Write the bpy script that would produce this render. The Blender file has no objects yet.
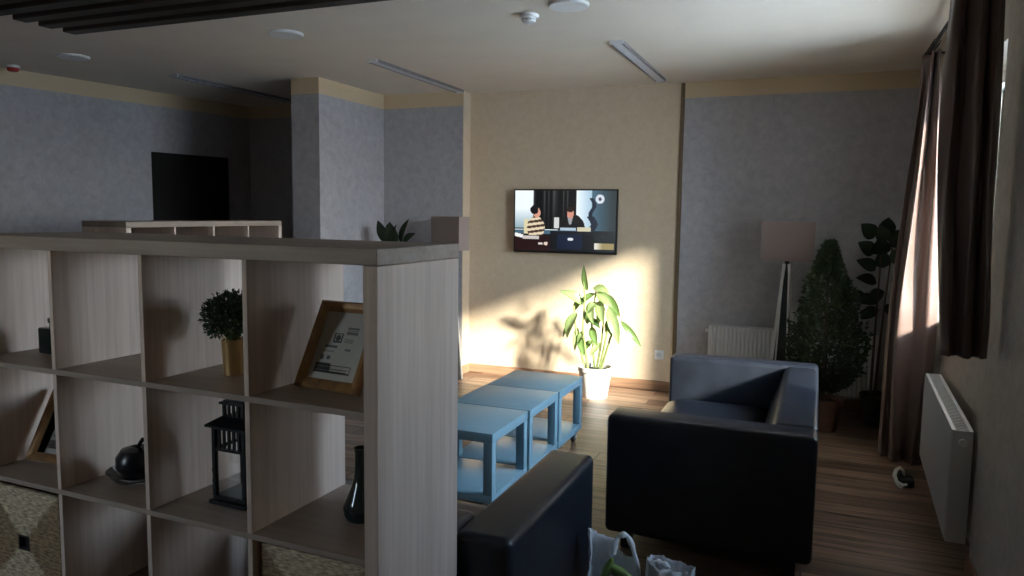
import bpy, bmesh, math, random
from mathutils import Vector, Matrix, noise
R = random.Random(7)
C = bpy.context.scene.collection
PI = math.pi

# ------------------------------------------------------------------ materials
def new_mat(name):
    m = bpy.data.materials.new(name); m.use_nodes = True
    return m, m.node_tree.nodes, m.node_tree.links, m.node_tree.nodes['Principled BSDF']

def plain(name, col, rough=.5, metal=0., var=.12, scale=30., bump=0., bscale=200., spec=.5, coat=0.):
    """base colour with a fine procedural variation, optional bump"""
    m, n, l, b = new_mat(name)
    tc = n.new('ShaderNodeTexCoord'); nz = n.new('ShaderNodeTexNoise')
    nz.inputs['Scale'].default_value = scale; nz.inputs['Detail'].default_value = 4
    l.new(tc.outputs['Object'], nz.inputs['Vector'])
    rp = n.new('ShaderNodeValToRGB')
    rp.color_ramp.elements[0].position = .3; rp.color_ramp.elements[1].position = .7
    rp.color_ramp.elements[0].color = tuple(c*(1-var) for c in col)+(1,)
    rp.color_ramp.elements[1].color = tuple(min(1, c*(1+var)) for c in col)+(1,)
    l.new(nz.outputs['Fac'], rp.inputs['Fac']); l.new(rp.outputs['Color'], b.inputs['Base Color'])
    b.inputs['Roughness'].default_value = rough; b.inputs['Metallic'].default_value = metal
    b.inputs['Specular IOR Level'].default_value = spec; b.inputs['Coat Weight'].default_value = coat
    if bump:
        n2 = n.new('ShaderNodeTexNoise'); n2.inputs['Scale'].default_value = bscale; n2.inputs['Detail'].default_value = 5
        l.new(tc.outputs['Object'], n2.inputs['Vector'])
        bp = n.new('ShaderNodeBump'); bp.inputs['Strength'].default_value = bump; bp.inputs['Distance'].default_value = .01
        l.new(n2.outputs['Fac'], bp.inputs['Height']); l.new(bp.outputs['Normal'], b.inputs['Normal'])
    return m

def grain(name, dark, light, axis, rough=.5, sc=1.0, bump=.05, coarse=9.):
    """wood with stretched grain; axis = direction the grain runs along"""
    m, n, l, b = new_mat(name)
    tc = n.new('ShaderNodeTexCoord'); mp = n.new('ShaderNodeMapping')
    s = [60*sc, 60*sc, 60*sc]; s['XYZ'.index(axis)] = 2.2*sc
    mp.inputs['Scale'].default_value = s
    l.new(tc.outputs['Object'], mp.inputs['Vector'])
    n1 = n.new('ShaderNodeTexNoise'); n1.inputs['Scale'].default_value = 1.; n1.inputs['Detail'].default_value = 6; n1.inputs['Distortion'].default_value = .6
    l.new(mp.outputs['Vector'], n1.inputs['Vector'])
    mp2 = n.new('ShaderNodeMapping'); s2 = [coarse]*3; s2['XYZ'.index(axis)] = .35
    mp2.inputs['Scale'].default_value = s2; l.new(tc.outputs['Object'], mp2.inputs['Vector'])
    n2 = n.new('ShaderNodeTexNoise'); n2.inputs['Scale'].default_value = 1.; n2.inputs['Detail'].default_value = 2
    l.new(mp2.outputs['Vector'], n2.inputs['Vector'])
    mx = n.new('ShaderNodeMath'); mx.operation = 'MULTIPLY_ADD'; mx.inputs[1].default_value = .55
    l.new(n1.outputs['Fac'], mx.inputs[0])
    m3 = n.new('ShaderNodeMath'); m3.operation = 'MULTIPLY'; m3.inputs[1].default_value = .45
    l.new(n2.outputs['Fac'], m3.inputs[0]); l.new(m3.outputs[0], mx.inputs[2])
    rp = n.new('ShaderNodeValToRGB'); rp.color_ramp.elements[0].position = .33; rp.color_ramp.elements[1].position = .66
    rp.color_ramp.elements[0].color = dark+(1,); rp.color_ramp.elements[1].color = light+(1,)
    l.new(mx.outputs[0], rp.inputs['Fac']); l.new(rp.outputs['Color'], b.inputs['Base Color'])
    b.inputs['Roughness'].default_value = rough
    bp = n.new('ShaderNodeBump'); bp.inputs['Strength'].default_value = bump; bp.inputs['Distance'].default_value = .004
    l.new(n1.outputs['Fac'], bp.inputs['Height']); l.new(bp.outputs['Normal'], b.inputs['Normal'])
    return m

def plaster(name, low, high, band=None, band_z=2.545):
    """rolled decorative plaster; above band_z the wall is painted another colour"""
    m, n, l, b = new_mat(name)
    tc = n.new('ShaderNodeTexCoord')
    n1 = n.new('ShaderNodeTexNoise'); n1.inputs['Scale'].default_value = 14; n1.inputs['Detail'].default_value = 8; n1.inputs['Roughness'].default_value = .7
    n1.inputs['Distortion'].default_value = .5
    l.new(tc.outputs['Object'], n1.inputs['Vector'])
    rp = n.new('ShaderNodeValToRGB'); rp.color_ramp.elements[0].position = .35; rp.color_ramp.elements[1].position = .65
    rp.color_ramp.elements[0].color = low+(1,); rp.color_ramp.elements[1].color = high+(1,)
    l.new(n1.outputs['Fac'], rp.inputs['Fac'])
    out = rp.outputs['Color']
    if band:
        sp = n.new('ShaderNodeSeparateXYZ'); l.new(tc.outputs['Object'], sp.inputs[0])
        gt = n.new('ShaderNodeMath'); gt.operation = 'GREATER_THAN'; gt.inputs[1].default_value = band_z
        l.new(sp.outputs['Z'], gt.inputs[0])
        mx = n.new('ShaderNodeMix'); mx.data_type = 'RGBA'
        l.new(gt.outputs[0], mx.inputs['Factor']); l.new(out, mx.inputs['A']); mx.inputs['B'].default_value = band+(1,)
        out = mx.outputs['Result']
    l.new(out, b.inputs['Base Color']); b.inputs['Roughness'].default_value = .75
    n2 = n.new('ShaderNodeTexNoise'); n2.inputs['Scale'].default_value = 38; n2.inputs['Detail'].default_value = 6; n2.inputs['Distortion'].default_value = 1.
    l.new(tc.outputs['Object'], n2.inputs['Vector'])
    bp = n.new('ShaderNodeBump'); bp.inputs['Strength'].default_value = .25; bp.inputs['Distance'].default_value = .012
    l.new(n2.outputs['Fac'], bp.inputs['Height']); l.new(bp.outputs['Normal'], b.inputs['Normal'])
    return m

def floor_mat():
    m, n, l, b = new_mat('wood_plank_floor')
    tc = n.new('ShaderNodeTexCoord')
    br = n.new('ShaderNodeTexBrick'); br.offset = .37; br.inputs['Scale'].default_value = 1.
    br.inputs['Brick Width'].default_value = 1.25; br.inputs['Row Height'].default_value = .155
    br.inputs['Mortar Size'].default_value = .005; br.inputs['Bias'].default_value = 0.
    br.inputs['Color1'].default_value = (.13, .078, .05, 1); br.inputs['Color2'].default_value = (.31, .21, .145, 1)
    br.inputs['Mortar'].default_value = (.05, .03, .02, 1)
    l.new(tc.outputs['Object'], br.inputs['Vector'])
    mp = n.new('ShaderNodeMapping'); mp.inputs['Scale'].default_value = (1.6, 26, 26); l.new(tc.outputs['Object'], mp.inputs['Vector'])
    n1 = n.new('ShaderNodeTexNoise'); n1.inputs['Scale'].default_value = 1.; n1.inputs['Detail'].default_value = 7; n1.inputs['Distortion'].default_value = .8
    l.new(mp.outputs['Vector'], n1.inputs['Vector'])
    rp = n.new('ShaderNodeValToRGB'); rp.color_ramp.elements[0].position = .3; rp.color_ramp.elements[1].position = .68
    rp.color_ramp.elements[0].color = (.35, .3, .28, 1); rp.color_ramp.elements[1].color = (1.25, 1.2, 1.15, 1)
    l.new(n1.outputs['Fac'], rp.inputs['Fac'])
    mx = n.new('ShaderNodeMix'); mx.data_type = 'RGBA'; mx.blend_type = 'MULTIPLY'; mx.inputs['Factor'].default_value = 1.
    l.new(br.outputs['Color'], mx.inputs['A']); l.new(rp.outputs['Color'], mx.inputs['B'])
    l.new(mx.outputs['Result'], b.inputs['Base Color']); b.inputs['Roughness'].default_value = .42
    bp = n.new('ShaderNodeBump'); bp.inputs['Strength'].default_value = .3; bp.inputs['Distance'].default_value = .003
    l.new(br.outputs['Fac'], bp.inputs['Height']); bp.invert = True
    l.new(bp.outputs['Normal'], b.inputs['Normal'])
    return m

def fabric_mat(name, col, trans=.25, rough=.6, sheen=.3):
    m, n, l, b = new_mat(name)
    tc = n.new('ShaderNodeTexCoord'); wv = n.new('ShaderNodeTexNoise'); wv.inputs['Scale'].default_value = 300
    l.new(tc.outputs['Object'], wv.inputs['Vector'])
    rp = n.new('ShaderNodeValToRGB'); rp.color_ramp.elements[0].color = tuple(c*.85 for c in col)+(1,); rp.color_ramp.elements[1].color = tuple(c*1.15 for c in col)+(1,)
    l.new(wv.outputs['Fac'], rp.inputs['Fac']); l.new(rp.outputs['Color'], b.inputs['Base Color'])
    b.inputs['Roughness'].default_value = rough; b.inputs['Sheen Weight'].default_value = sheen
    if trans:
        tr = n.new('ShaderNodeBsdfTranslucent'); l.new(rp.outputs['Color'], tr.inputs['Color'])
        mx = n.new('ShaderNodeMixShader'); mx.inputs['Fac'].default_value = trans
        l.new(b.outputs[0], mx.inputs[1]); l.new(tr.outputs[0], mx.inputs[2])
        l.new(mx.outputs[0], n['Material Output'].inputs['Surface'])
    return m

def leaf_mat(name, rough=.4, trans=.3):
    """leaf colour from the leaf's own variegation (attribute 'tone'), partly translucent"""
    m, n, l, b = new_mat(name)
    at = n.new('ShaderNodeVertexColor'); at.layer_name = 'tone'
    tc = n.new('ShaderNodeTexCoord'); nz = n.new('ShaderNodeTexNoise'); nz.inputs['Scale'].default_value = 60; nz.inputs['Detail'].default_value = 3
    l.new(tc.outputs['Object'], nz.inputs['Vector'])
    rp = n.new('ShaderNodeValToRGB'); rp.color_ramp.elements[0].color = (.7, .75, .7, 1); rp.color_ramp.elements[1].color = (1.2, 1.15, 1.2, 1)
    l.new(nz.outputs['Fac'], rp.inputs['Fac'])
    mx = n.new('ShaderNodeMix'); mx.data_type = 'RGBA'; mx.blend_type = 'MULTIPLY'; mx.inputs['Factor'].default_value = 1.
    l.new(at.outputs['Color'], mx.inputs['A']); l.new(rp.outputs['Color'], mx.inputs['B'])
    l.new(mx.outputs['Result'], b.inputs['Base Color']); b.inputs['Roughness'].default_value = rough
    tr = n.new('ShaderNodeBsdfTranslucent'); l.new(mx.outputs['Result'], tr.inputs['Color'])
    ms = n.new('ShaderNodeMixShader'); ms.inputs['Fac'].default_value = trans
    l.new(b.outputs[0], ms.inputs[1]); l.new(tr.outputs[0], ms.inputs[2]); l.new(ms.outputs[0], n['Material Output'].inputs['Surface'])
    return m

def glass_mat(name, tint=(1, 1, 1), refl=.06, rough=.0):
    m, n, l, b = new_mat(name); n.remove(b)
    t = n.new('ShaderNodeBsdfTransparent'); t.inputs['Color'].default_value = tint+(1,)
    g = n.new('ShaderNodeBsdfGlossy'); g.inputs['Roughness'].default_value = rough
    fr = n.new('ShaderNodeFresnel'); fr.inputs['IOR'].default_value = 1.3
    mx = n.new('ShaderNodeMixShader'); l.new(fr.outputs[0], mx.inputs['Fac'])
    l.new(t.outputs[0], mx.inputs[1]); l.new(g.outputs[0], mx.inputs[2]); l.new(mx.outputs[0], n['Material Output'].inputs['Surface'])
    return m

def paint_mat(name, emit=0., rough=.5):
    """printed picture or lit screen: colours come from the picture's own attribute 'print'"""
    m, n, l, b = new_mat(name)
    at = n.new('ShaderNodeVertexColor'); at.layer_name = 'print'
    if emit:
        b.inputs['Base Color'].default_value = (.01, .01, .01, 1); b.inputs['Roughness'].default_value = .25
        l.new(at.outputs['Color'], b.inputs['Emission Color']); b.inputs['Emission Strength'].default_value = emit
    else:
        l.new(at.outputs['Color'], b.inputs['Base Color']); b.inputs['Roughness'].default_value = rough
    return m

def basket_mat(name, light, dark, half):
    m, n, l, b = new_mat(name)
    tc = n.new('ShaderNodeTexCoord'); sp = n.new('ShaderNodeSeparateXYZ'); l.new(tc.outputs['Object'], sp.inputs[0])
    ax = n.new('ShaderNodeMath'); ax.operation = 'ABSOLUTE'; l.new(sp.outputs['X'], ax.inputs[0])
    az = n.new('ShaderNodeMath'); az.operation = 'ABSOLUTE'; l.new(sp.outputs['Z'], az.inputs[0])
    df = n.new('ShaderNodeMath'); df.operation = 'SUBTRACT'; l.new(az.outputs[0], df.inputs[0]); l.new(ax.outputs[0], df.inputs[1])
    nz = n.new('ShaderNodeTexNoise'); nz.inputs['Scale'].default_value = 90; nz.inputs['Detail'].default_value = 3; l.new(tc.outputs['Object'], nz.inputs['Vector'])
    ad = n.new('ShaderNodeMath'); ad.operation = 'MULTIPLY_ADD'; ad.inputs[1].default_value = .05; l.new(nz.outputs['Fac'], ad.inputs[0]); l.new(df.outputs[0], ad.inputs[2])
    rp = n.new('ShaderNodeValToRGB'); rp.color_ramp.elements[0].position = .018; rp.color_ramp.elements[1].position = .034
    rp.color_ramp.elements[0].color = dark+(1,); rp.color_ramp.elements[1].color = light+(1,)
    l.new(ad.outputs[0], rp.inputs['Fac'])
    # weave: fine streaks
    mp = n.new('ShaderNodeMapping'); mp.inputs['Scale'].default_value = (45, 45, 170); l.new(tc.outputs['Object'], mp.inputs['Vector'])
    w = n.new('ShaderNodeTexNoise'); w.inputs['Scale'].default_value = 1.; w.inputs['Detail'].default_value = 3; l.new(mp.outputs['Vector'], w.inputs['Vector'])
    r2 = n.new('ShaderNodeValToRGB'); r2.color_ramp.elements[0].position = .35; r2.color_ramp.elements[1].position = .65
    r2.color_ramp.elements[0].color = (.5, .45, .4, 1); r2.color_ramp.elements[1].color = (1.25, 1.25, 1.2, 1); l.new(w.outputs['Fac'], r2.inputs['Fac'])
    mx = n.new('ShaderNodeMix'); mx.data_type = 'RGBA'; mx.blend_type = 'MULTIPLY'; mx.inputs['Factor'].default_value = 1.
    l.new(rp.outputs['Color'], mx.inputs['A']); l.new(r2.outputs['Color'], mx.inputs['B']); l.new(mx.outputs['Result'], b.inputs['Base Color'])
    b.inputs['Roughness'].default_value = .8
    bp = n.new('ShaderNodeBump'); bp.inputs['Strength'].default_value = .6; bp.inputs['Distance'].default_value = .006
    l.new(w.outputs['Fac'], bp.inputs['Height']); l.new(bp.outputs['Normal'], b.inputs['Normal'])
    return m

GREY_LO, GREY_HI = (.345, .33, .345), (.435, .42, .435)
CREAM = (.60, .46, .29)
M = dict(
    plaster=plaster('grey_plaster', GREY_LO, GREY_HI, CREAM),
    plaster_warm=plaster('warm_grey_plaster', (.36, .325, .28), (.45, .41, .36)),
    cream=plaster('cream_paint', (.60, .475, .335), (.66, .53, .385)),
    ceiling=plain('ceiling_paint', (.72, .64, .54), .9, var=.03, scale=3),
    white_paint=plain('white_wall_paint', (.74, .71, .66), .9, var=.02, scale=4),
    floor=floor_mat(),
    skirting=grain('skirting_wood', (.16, .085, .05), (.34, .20, .12), 'X', .5),
    oakz=grain('white_stained_oak_upright_lit', (.50, .385, .315), (.70, .57, .485), 'Z', .55),  # same oak, lighter: the light on the uprights is put into the colour
    oakx=grain('white_stained_oak_flat_shaded', (.255, .195, .158), (.375, .30, .245), 'X', .5),  # same oak, darker: shade on flat boards and their edges is in the colour
    leather=plain('black_leather', (.012, .0145, .021), .31, var=.2, scale=12, bump=.12, bscale=160, spec=.48),
    metal_dark=plain('dark_metal', (.03, .03, .032), .45, .6),
    steel=plain('brushed_steel', (.70, .68, .64), .35, .45, var=.06),
    blue=plain('blue_lacquer', (.21, .335, .39), .33, var=.04, scale=8),
    black_plastic=plain('black_plastic', (.012, .012, .013), .4),
    rubber=plain('grey_rubber', (.05, .05, .05), .7),
    white=plain('white_enamel', (.62, .62, .61), .35, var=.02),
    white_plastic=plain('white_plastic', (.75, .75, .74), .4, var=.02),
    red=plain('red_plastic', (.45, .03, .02), .45),
    shade=fabric_mat('taupe_lamp_fabric', (.33, .25, .225), .12, .8, .1),
    curtain=fabric_mat('taupe_satin_curtain', (.15, .095, .078), .12, .34, .15),
    soil=plain('dark_soil', (.03, .02, .014), .95, var=.5, scale=80, bump=.8, bscale=120),
    pot_white=plain('white_pot', (.80, .77, .72), .45, var=.03),
    pot_brown=plain('brown_clay_pot', (.12, .05, .03), .6, var=.2),
    pot_dark=plain('black_pot', (.015, .015, .016), .5),
    gold=plain('brass', (.55, .38, .17), .35, .85, var=.12),
    gold_frame=plain('gilded_wood', (.36, .20, .085), .42, .35, var=.25, scale=40),
    stem_green=plain('green_stem', (.20, .25, .08), .5, var=.2),
    bark=plain('brown_bark', (.09, .055, .035), .85, var=.4, scale=60, bump=.6),
    leaf=leaf_mat('variegated_leaf', .38, .35),
    leaf_dark=leaf_mat('dark_leaf', .7, .15),
    lantern=plain('black_lantern_metal', (.012, .012, .013), .45, .4),
    glass=glass_mat('clear_glass'),
    pane=glass_mat('window_glass', (.95, .97, .96)),
    dark_glass=plain('dark_green_glass', (.008, .018, .018), .08, spec=.8),
    ceramic_black=plain('black_glazed_ceramic', (.008, .009, .011), .25),
    dish=glass_mat('smoky_glass_dish', (.90, .94, .96)),
    basket=basket_mat('woven_seagrass', (.56, .47, .33), (.30, .21, .12), .16),
    slat=grain('dark_stained_wood', (.012, .008, .006), (.03, .02, .015), 'X', .55),
    door=plain('black_brown_door', (.010, .008, .008), .6, spec=.2),
    screen=paint_mat('television_picture', 1.0),
    print=paint_mat('printed_paper', 0, .6),
    bag=fabric_mat('white_carrier_plastic', (.82, .84, .87), .22, .25, 0.),
    greens=plain('green_produce', (.22, .32, .08), .5, var=.4, scale=25),
    lamp_diffuser=plain('frosted_diffuser', (.62, .63, .68), .5, var=.02),
    alu=plain('grey_aluminium', (.30, .30, .32), .4, .7),
    paper_white=plain('paper_white', (.8, .8, .78), .7),
    skirt_dark=plain('dark_brown_hardboard', (.055, .032, .022), .7),
    trim=plain('brown_corner_trim', (.13, .085, .045), .6),
    frame_white=plain('white_window_frame', (.78, .78, .76), .35, var=.02),
    outdoor=plain('pale_outdoor_paving', (.6, .57, .52), .9),
)

# ------------------------------------------------------------------ mesh helpers
class MB:
    def __init__(s): s.bm = bmesh.new()
    def box(s, lo, hi, r=0., seg=3):
        lo, hi = Vector(lo), Vector(hi); c = (lo+hi)/2; d = hi-lo
        g = bmesh.ops.create_cube(s.bm, size=1., matrix=Matrix.Translation(c) @ Matrix.Diagonal((d.x, d.y, d.z, 1)))
        if r: s._bev(g['verts'], r, seg)
        return s
    def obox(s, p, q, w, t, up=(0, 0, 1), r=0.):
        """bar from p to q, width w (sideways), thickness t (along up)"""
        p, q = Vector(p), Vector(q); d = (q-p); L = d.length; d.normalize()
        u = Vector(up); sd = d.cross(u)
        if sd.length < 1e-5: sd = d.cross(Vector((1, 0, 0)))
        sd.normalize(); u = sd.cross(d).normalized()
        mt = Matrix((d, sd, u)).transposed().to_4x4(); mt.translation = (p+q)/2
        g = bmesh.ops.create_cube(s.bm, size=1., matrix=mt @ Matrix.Diagonal((L, w, t, 1)))
        if r: s._bev(g['verts'], r, 2)
        return s
    def _bev(s, vs, r, seg):
        es = list({e for v in vs for e in v.link_edges})
        bmesh.ops.bevel(s.bm, geom=es, offset=r, segments=seg, profile=.5, affect='EDGES', clamp_overlap=True)
    def lathe(s, prof, c=(0, 0, 0), n=32, squash=1.):
        """prof: list of (radius, z) bottom to top, closed with caps where radius>0"""
        c = Vector(c); rings = []
        for (r, z) in prof:
            if r < 1e-6: rings.append([s.bm.verts.new(c+Vector((0, 0, z)))])
            else: rings.append([s.bm.verts.new(c+Vector((r*math.cos(2*PI*i/n), squash*r*math.sin(2*PI*i/n), z))) for i in range(n)])
        for a, b in zip(rings, rings[1:]):
            for i in range(n):
                j = (i+1) % n
                if len(a) == 1 and len(b) > 1: s.bm.faces.new((a[0], b[j], b[i]))
                elif len(b) == 1 and len(a) > 1: s.bm.faces.new((a[i], a[j], b[0]))
                elif len(a) > 1: s.bm.faces.new((a[i], a[j], b[j], b[i]))
        if len(rings[0]) > 1: s.bm.faces.new(rings[0][::-1])
        if len(rings[-1]) > 1: s.bm.faces.new(rings[-1])
        return s
    def tube(s, pts, rad, n=8):
        pts = [Vector(p) for p in pts]
        rs = rad if isinstance(rad, (list, tuple)) else [rad]*len(pts)
        prev = None; rings = []
        for i, p in enumerate(pts):
            d = (pts[min(i+1, len(pts)-1)]-pts[max(i-1, 0)]).normalized()
            u = prev if prev is not None else (Vector((0, 0, 1)) if abs(d.z) < .9 else Vector((1, 0, 0)))
            sd = d.cross(u).normalized(); u = sd.cross(d).normalized(); prev = u
            rings.append([s.bm.verts.new(p+rs[i]*(sd*math.cos(2*PI*k/n)+u*math.sin(2*PI*k/n))) for k in range(n)])
        for a, b in zip(rings, rings[1:]):
            for k in range(n): s.bm.faces.new((a[k], a[(k+1) % n], b[(k+1) % n], b[k]))
        s.bm.faces.new(rings[0][::-1]); s.bm.faces.new(rings[-1])
        return s
    def grid(s, rows, closed=False):
        vs = [[s.bm.verts.new(Vector(p)) for p in r] for r in rows]
        for a, b in zip(vs, vs[1:]):
            m = len(a)
            for i in range(m if closed else m-1):
                j = (i+1) % m; s.bm.faces.new((a[i], a[j], b[j], b[i]))
        return vs
    def prism(s, poly, ext):
        """extrude a planar polygon by vector ext"""
        ext = Vector(ext); a = [s.bm.verts.new(Vector(p)) for p in poly]; b = [s.bm.verts.new(Vector(p)+ext) for p in poly]
        s.bm.faces.new(a[::-1]); s.bm.faces.new(b); k = len(a)
        for i in range(k): s.bm.faces.new((a[i], a[(i+1) % k], b[(i+1) % k], b[i]))
        return s
    def sphere(s, c, r, sx=1., sy=1., sz=1., u=20, v=12):
        bmesh.ops.create_uvsphere(s.bm, u_segments=u, v_segments=v, radius=r, matrix=Matrix.Translation(Vector(c)) @ Matrix.Diagonal((sx, sy, sz, 1)))
        return s
    def build(s, name, mat, parent=None, smooth=True, loc=None, rotz=0., angle=40):
        bmesh.ops.recalc_face_normals(s.bm, faces=s.bm.faces)
        me = bpy.data.meshes.new(name); s.bm.to_mesh(me); s.bm.free()
        if smooth:
            me.polygons.foreach_set('use_smooth', [True]*len(me.polygons))
            me.set_sharp_from_angle(angle=math.radians(angle))
        me.materials.append(M[mat] if isinstance(mat, str) else mat)
        o = bpy.data.objects.new(name, me); C.objects.link(o)
        if parent: o.parent = parent
        if loc is not None: o.location = loc
        o.rotation_euler.z = rotz
        return o

def tag(o, label=None, cat=None, group=None, kind=None):
    if label: o['label'] = label
    if cat: o['category'] = cat
    if group: o['group'] = group
    if kind: o['kind'] = kind
    return o
def thing(name, label, cat, loc=(0, 0, 0), rotz=0., group=None):
    o = bpy.data.objects.new(name, None); C.objects.link(o); o.empty_display_size = .1
    o.location = loc; o.rotation_euler = (0, 0, rotz)
    return tag(o, label, cat, group)
def struct(name, mb, mat, smooth=False): return tag(mb.build(name, mat, smooth=smooth), kind='structure')
def dup(o, label=None, loc=None, rotz=None, parent=None):
    c = o.copy(); C.objects.link(c)
    if parent is not None: c.parent = parent
    for ch in list(o.children): dup(ch, parent=c)
    if label: c['label'] = label
    if loc is not None: c.location = loc
    if rotz is not None: c.rotation_euler.z = rotz
    return c

# ------------------------------------------------------------------ camera
cam = bpy.data.cameras.new('camera'); co = bpy.data.objects.new('camera', cam); C.objects.link(co)
cam.sensor_width = 36.; cam.lens = 749.3456*36/1024; cam.clip_start = .05; cam.clip_end = 200
pit, rol, psi, H = .0990162, -.0130937, -.3862484, 1.5495
c, s = math.cos(psi), math.sin(psi)
U = Vector((c, -s, 0)); F0 = Vector((s, c, 0)); Zv = Vector((0, 0, 1))
F = F0*math.cos(pit)-Zv*math.sin(pit); V = F0*math.sin(pit)+Zv*math.cos(pit)
cr, sr = math.cos(rol), math.sin(rol)
Rx = U*cr-V*sr; Up = U*sr+V*cr
mw = Matrix((Rx, Up, -F)).transposed().to_4x4(); mw.translation = (0, 0, H)
co.matrix_world = mw
bpy.context.scene.camera = co

# ------------------------------------------------------------------ setting
ZC = 2.68; YW = 6.57; YG = 6.42
XP = -3.987                                           # right face of the wall stub
struct('floor', MB().box((-8.2, -3.2, -.12), (1.2, 7.0, 0)), 'floor')
struct('ceiling', MB().box((-8.2, -3.2, ZC), (1.2, 7.0, ZC+.12)), 'ceiling')
LW = lambda y: -6.225+(y-4.2)*.152                    # left wall, slightly out of square
struct('wall_left', MB().prism([(LW(-3.0), -3.0, 0), (LW(6.75), 6.75, 0), (LW(6.75)-.2, 6.75, 0), (LW(-3.0)-.2, -3.0, 0)], (0, 0, ZC)), 'plaster')
YB = -1.5; XL2 = -3.7; BX0, BX1, BZ0, BZ1 = -3.5, -3.05, 1.0, 2.1      # near part of the room, with an unseen window added behind the camera
wb = MB()
wb.box((XL2-.25, YB-.2, 0), (BX0, YB, ZC)).box((BX1, YB-.2, 0), (1.02, YB, ZC)).box((BX0, YB-.2, 0), (BX1, YB, BZ0)).box((BX0, YB-.2, BZ1), (BX1, YB, ZC))
struct('wall_rear', wb, 'white_paint')
struct('wall_near_left', MB().box((XL2-.25, YB, 0), (XL2, 1.3, ZC)), 'white_paint')
struct('wall_near_return', MB().box((-7.3, 1.1, 0), (XL2-.25, 1.3, ZC)), 'plaster')
struct('wall_alcove', MB().box((-6.1, 6.66, 0), (-4.27, 6.86, ZC)), 'plaster')
struct('wall_partition', MB().box((-4.275, 5.39, 0), (XP, 6.86, ZC)), 'plaster')
struct('wall_back_left', MB().box((XP, YG, 0), (-3.128, 6.86, ZC)), 'plaster')
struct('wall_back', MB().box((-3.128, YW, 0), (-1.118, 6.86, ZC)), 'cream')
struct('wall_reveal', MB().box((-3.1285, YG, 0), (-3.122, YW, ZC)), 'cream')
struct('wall_back_right', MB().box((-1.118, YW, 0), (1.0, 6.86, ZC)), 'plaster')
struct('trim_1', MB().box((-1.138, YW-.012, 0), (-1.106, YW, ZC-.01)), 'trim')
XR = .68; XN = .745; WY0, WY1, WZ0, WZ1 = 3.68, 5.28, .93, 2.36
wr = MB()
WYS = 3.36                                            # the reveal splays outwards
CY0, CY1, CZ0 = 2.2, 2.62, 1.15                                 # unseen window added in this wall to brighten shelf end and bags
wr.box((XR, -3.0, 0), (1.02, CY0, ZC)).box((XR, CY0, 0), (1.02, CY1, CZ0)).box((XR, CY0, WZ1), (1.02, CY1, ZC))
wr.prism([(XR, CY1, 0), (XR, WY0, 0), (XN, WY0, 0), (1.02, WYS, 0), (1.02, CY1, 0)], (0, 0, ZC))
wr.box((XR, WY1, 0), (1.02, 6.6, ZC))                 # beyond it
for z0, z1 in ((0, WZ0-.03), (WZ1, ZC)):              # under the sill, and the head
    wr.prism([(XN, WY0, z0), (XN, WY1, z0), (1.02, WY1, z0), (1.02, WYS, z0)], (0, 0, z1-z0))
struct('wall_right', wr, 'plaster_warm')
# skirting
def skirt(name, lo, hi): return struct(name, MB().box(lo, hi, .004, 1), 'skirting')
skirt('baseboard_back', (-3.122, YW-.016, 0), (-1.14, YW, .085))
skirt('baseboard_reveal', (-3.122, YG, 0), (-3.106, YW-.016, .085))
skirt('baseboard_back_left', (XP+.016, YG-.016, 0), (-3.106, YG, .085))
skirt('baseboard_partition', (XP, 5.39, 0), (XP+.016, YG-.016, .085))
skirt('baseboard_partition_end', (-4.29, 5.374, 0), (XP+.016, 5.39, .085))
skirt('baseboard_back_right', (-1.104, YW-.016, 0), (XR, YW, .085))
skirt('baseboard_right', (XR-.016, YB, 0), (XR, WY0, .085))
# door in the left wall
def lpt(y, off, z): # point at offset off in front of the left wall
    return Vector((LW(y)+off, y, z))
dr = thing('door_1', None, None); dr['kind'] = 'structure'
def lbox(mb, y0, y1, z0, z1, o0, o1):
    mb.prism([lpt(y0, o0, z0), lpt(y1, o0, z0), lpt(y1, o1, z0), lpt(y0, o1, z0)], (0, 0, z1-z0)); return mb
lbox(MB(), 5.53, 6.31, 0, 2.06, .0, .018).build('door_leaf', 'door', dr, False)
fr = MB(); lbox(fr, 5.49, 5.53, 0, 2.10, 0, .024); lbox(fr, 6.31, 6.35, 0, 2.10, 0, .024); lbox(fr, 5.53, 6.31, 2.06, 2.10, 0, .024)
fr.build('door_frame', 'door', dr, False)
hp = MB(); p = lpt(5.60, .018, 1.04); hp.tube([p, p+Vector((.05, 0, 0)), p+Vector((.055, .12, 0))], .009); hp.build('door_handle', 'metal_dark', dr)

# window
wn = thing('window_1', None, None); wn['kind'] = 'structure'
XF0, XF1 = .90, .96; WA = WY0-(XF0-XN)/(1.02-XN)*(WY0-WYS)
f = MB()
f.box((XF0, WA, WZ0), (XF1, WA+.06, WZ1)).box((XF0, WY1-.06, WZ0), (XF1, WY1, WZ1))
f.box((XF0, WA+.06, WZ0), (XF1, WY1-.06, WZ0+.06)).box((XF0, WA+.06, WZ1-.06), (XF1, WY1-.06, WZ1))
f.build('window_frame', 'frame_white', wn, False)
ym = (WA+WY1)/2
MB().box((XF0, ym-.03, WZ0+.06), (XF1, ym+.03, WZ1-.06), .006, 2).build('mullion', 'frame_white', wn)
for y0, y1 in ((WA+.06, ym-.03), (ym+.03, WY1-.06)):
    MB().box((.927, y0, WZ0+.06), (.933, y1, WZ1-.06)).build('pane', 'pane', wn, False)
MB().prism([(XN, WY0, WZ0-.03), (XN, WY1, WZ0-.03), (XF0, WY1, WZ0-.03), (XF0, WA, WZ0-.03)], (0, 0, .03)).build('window_sill', 'frame_white', wn, False)
w2 = thing('fill_window_rear', None, None); w2['kind'] = 'structure'  # out of view, added as fill light for the shelf front
f = MB(); yy0, yy1 = YB-.15, YB-.09
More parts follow.
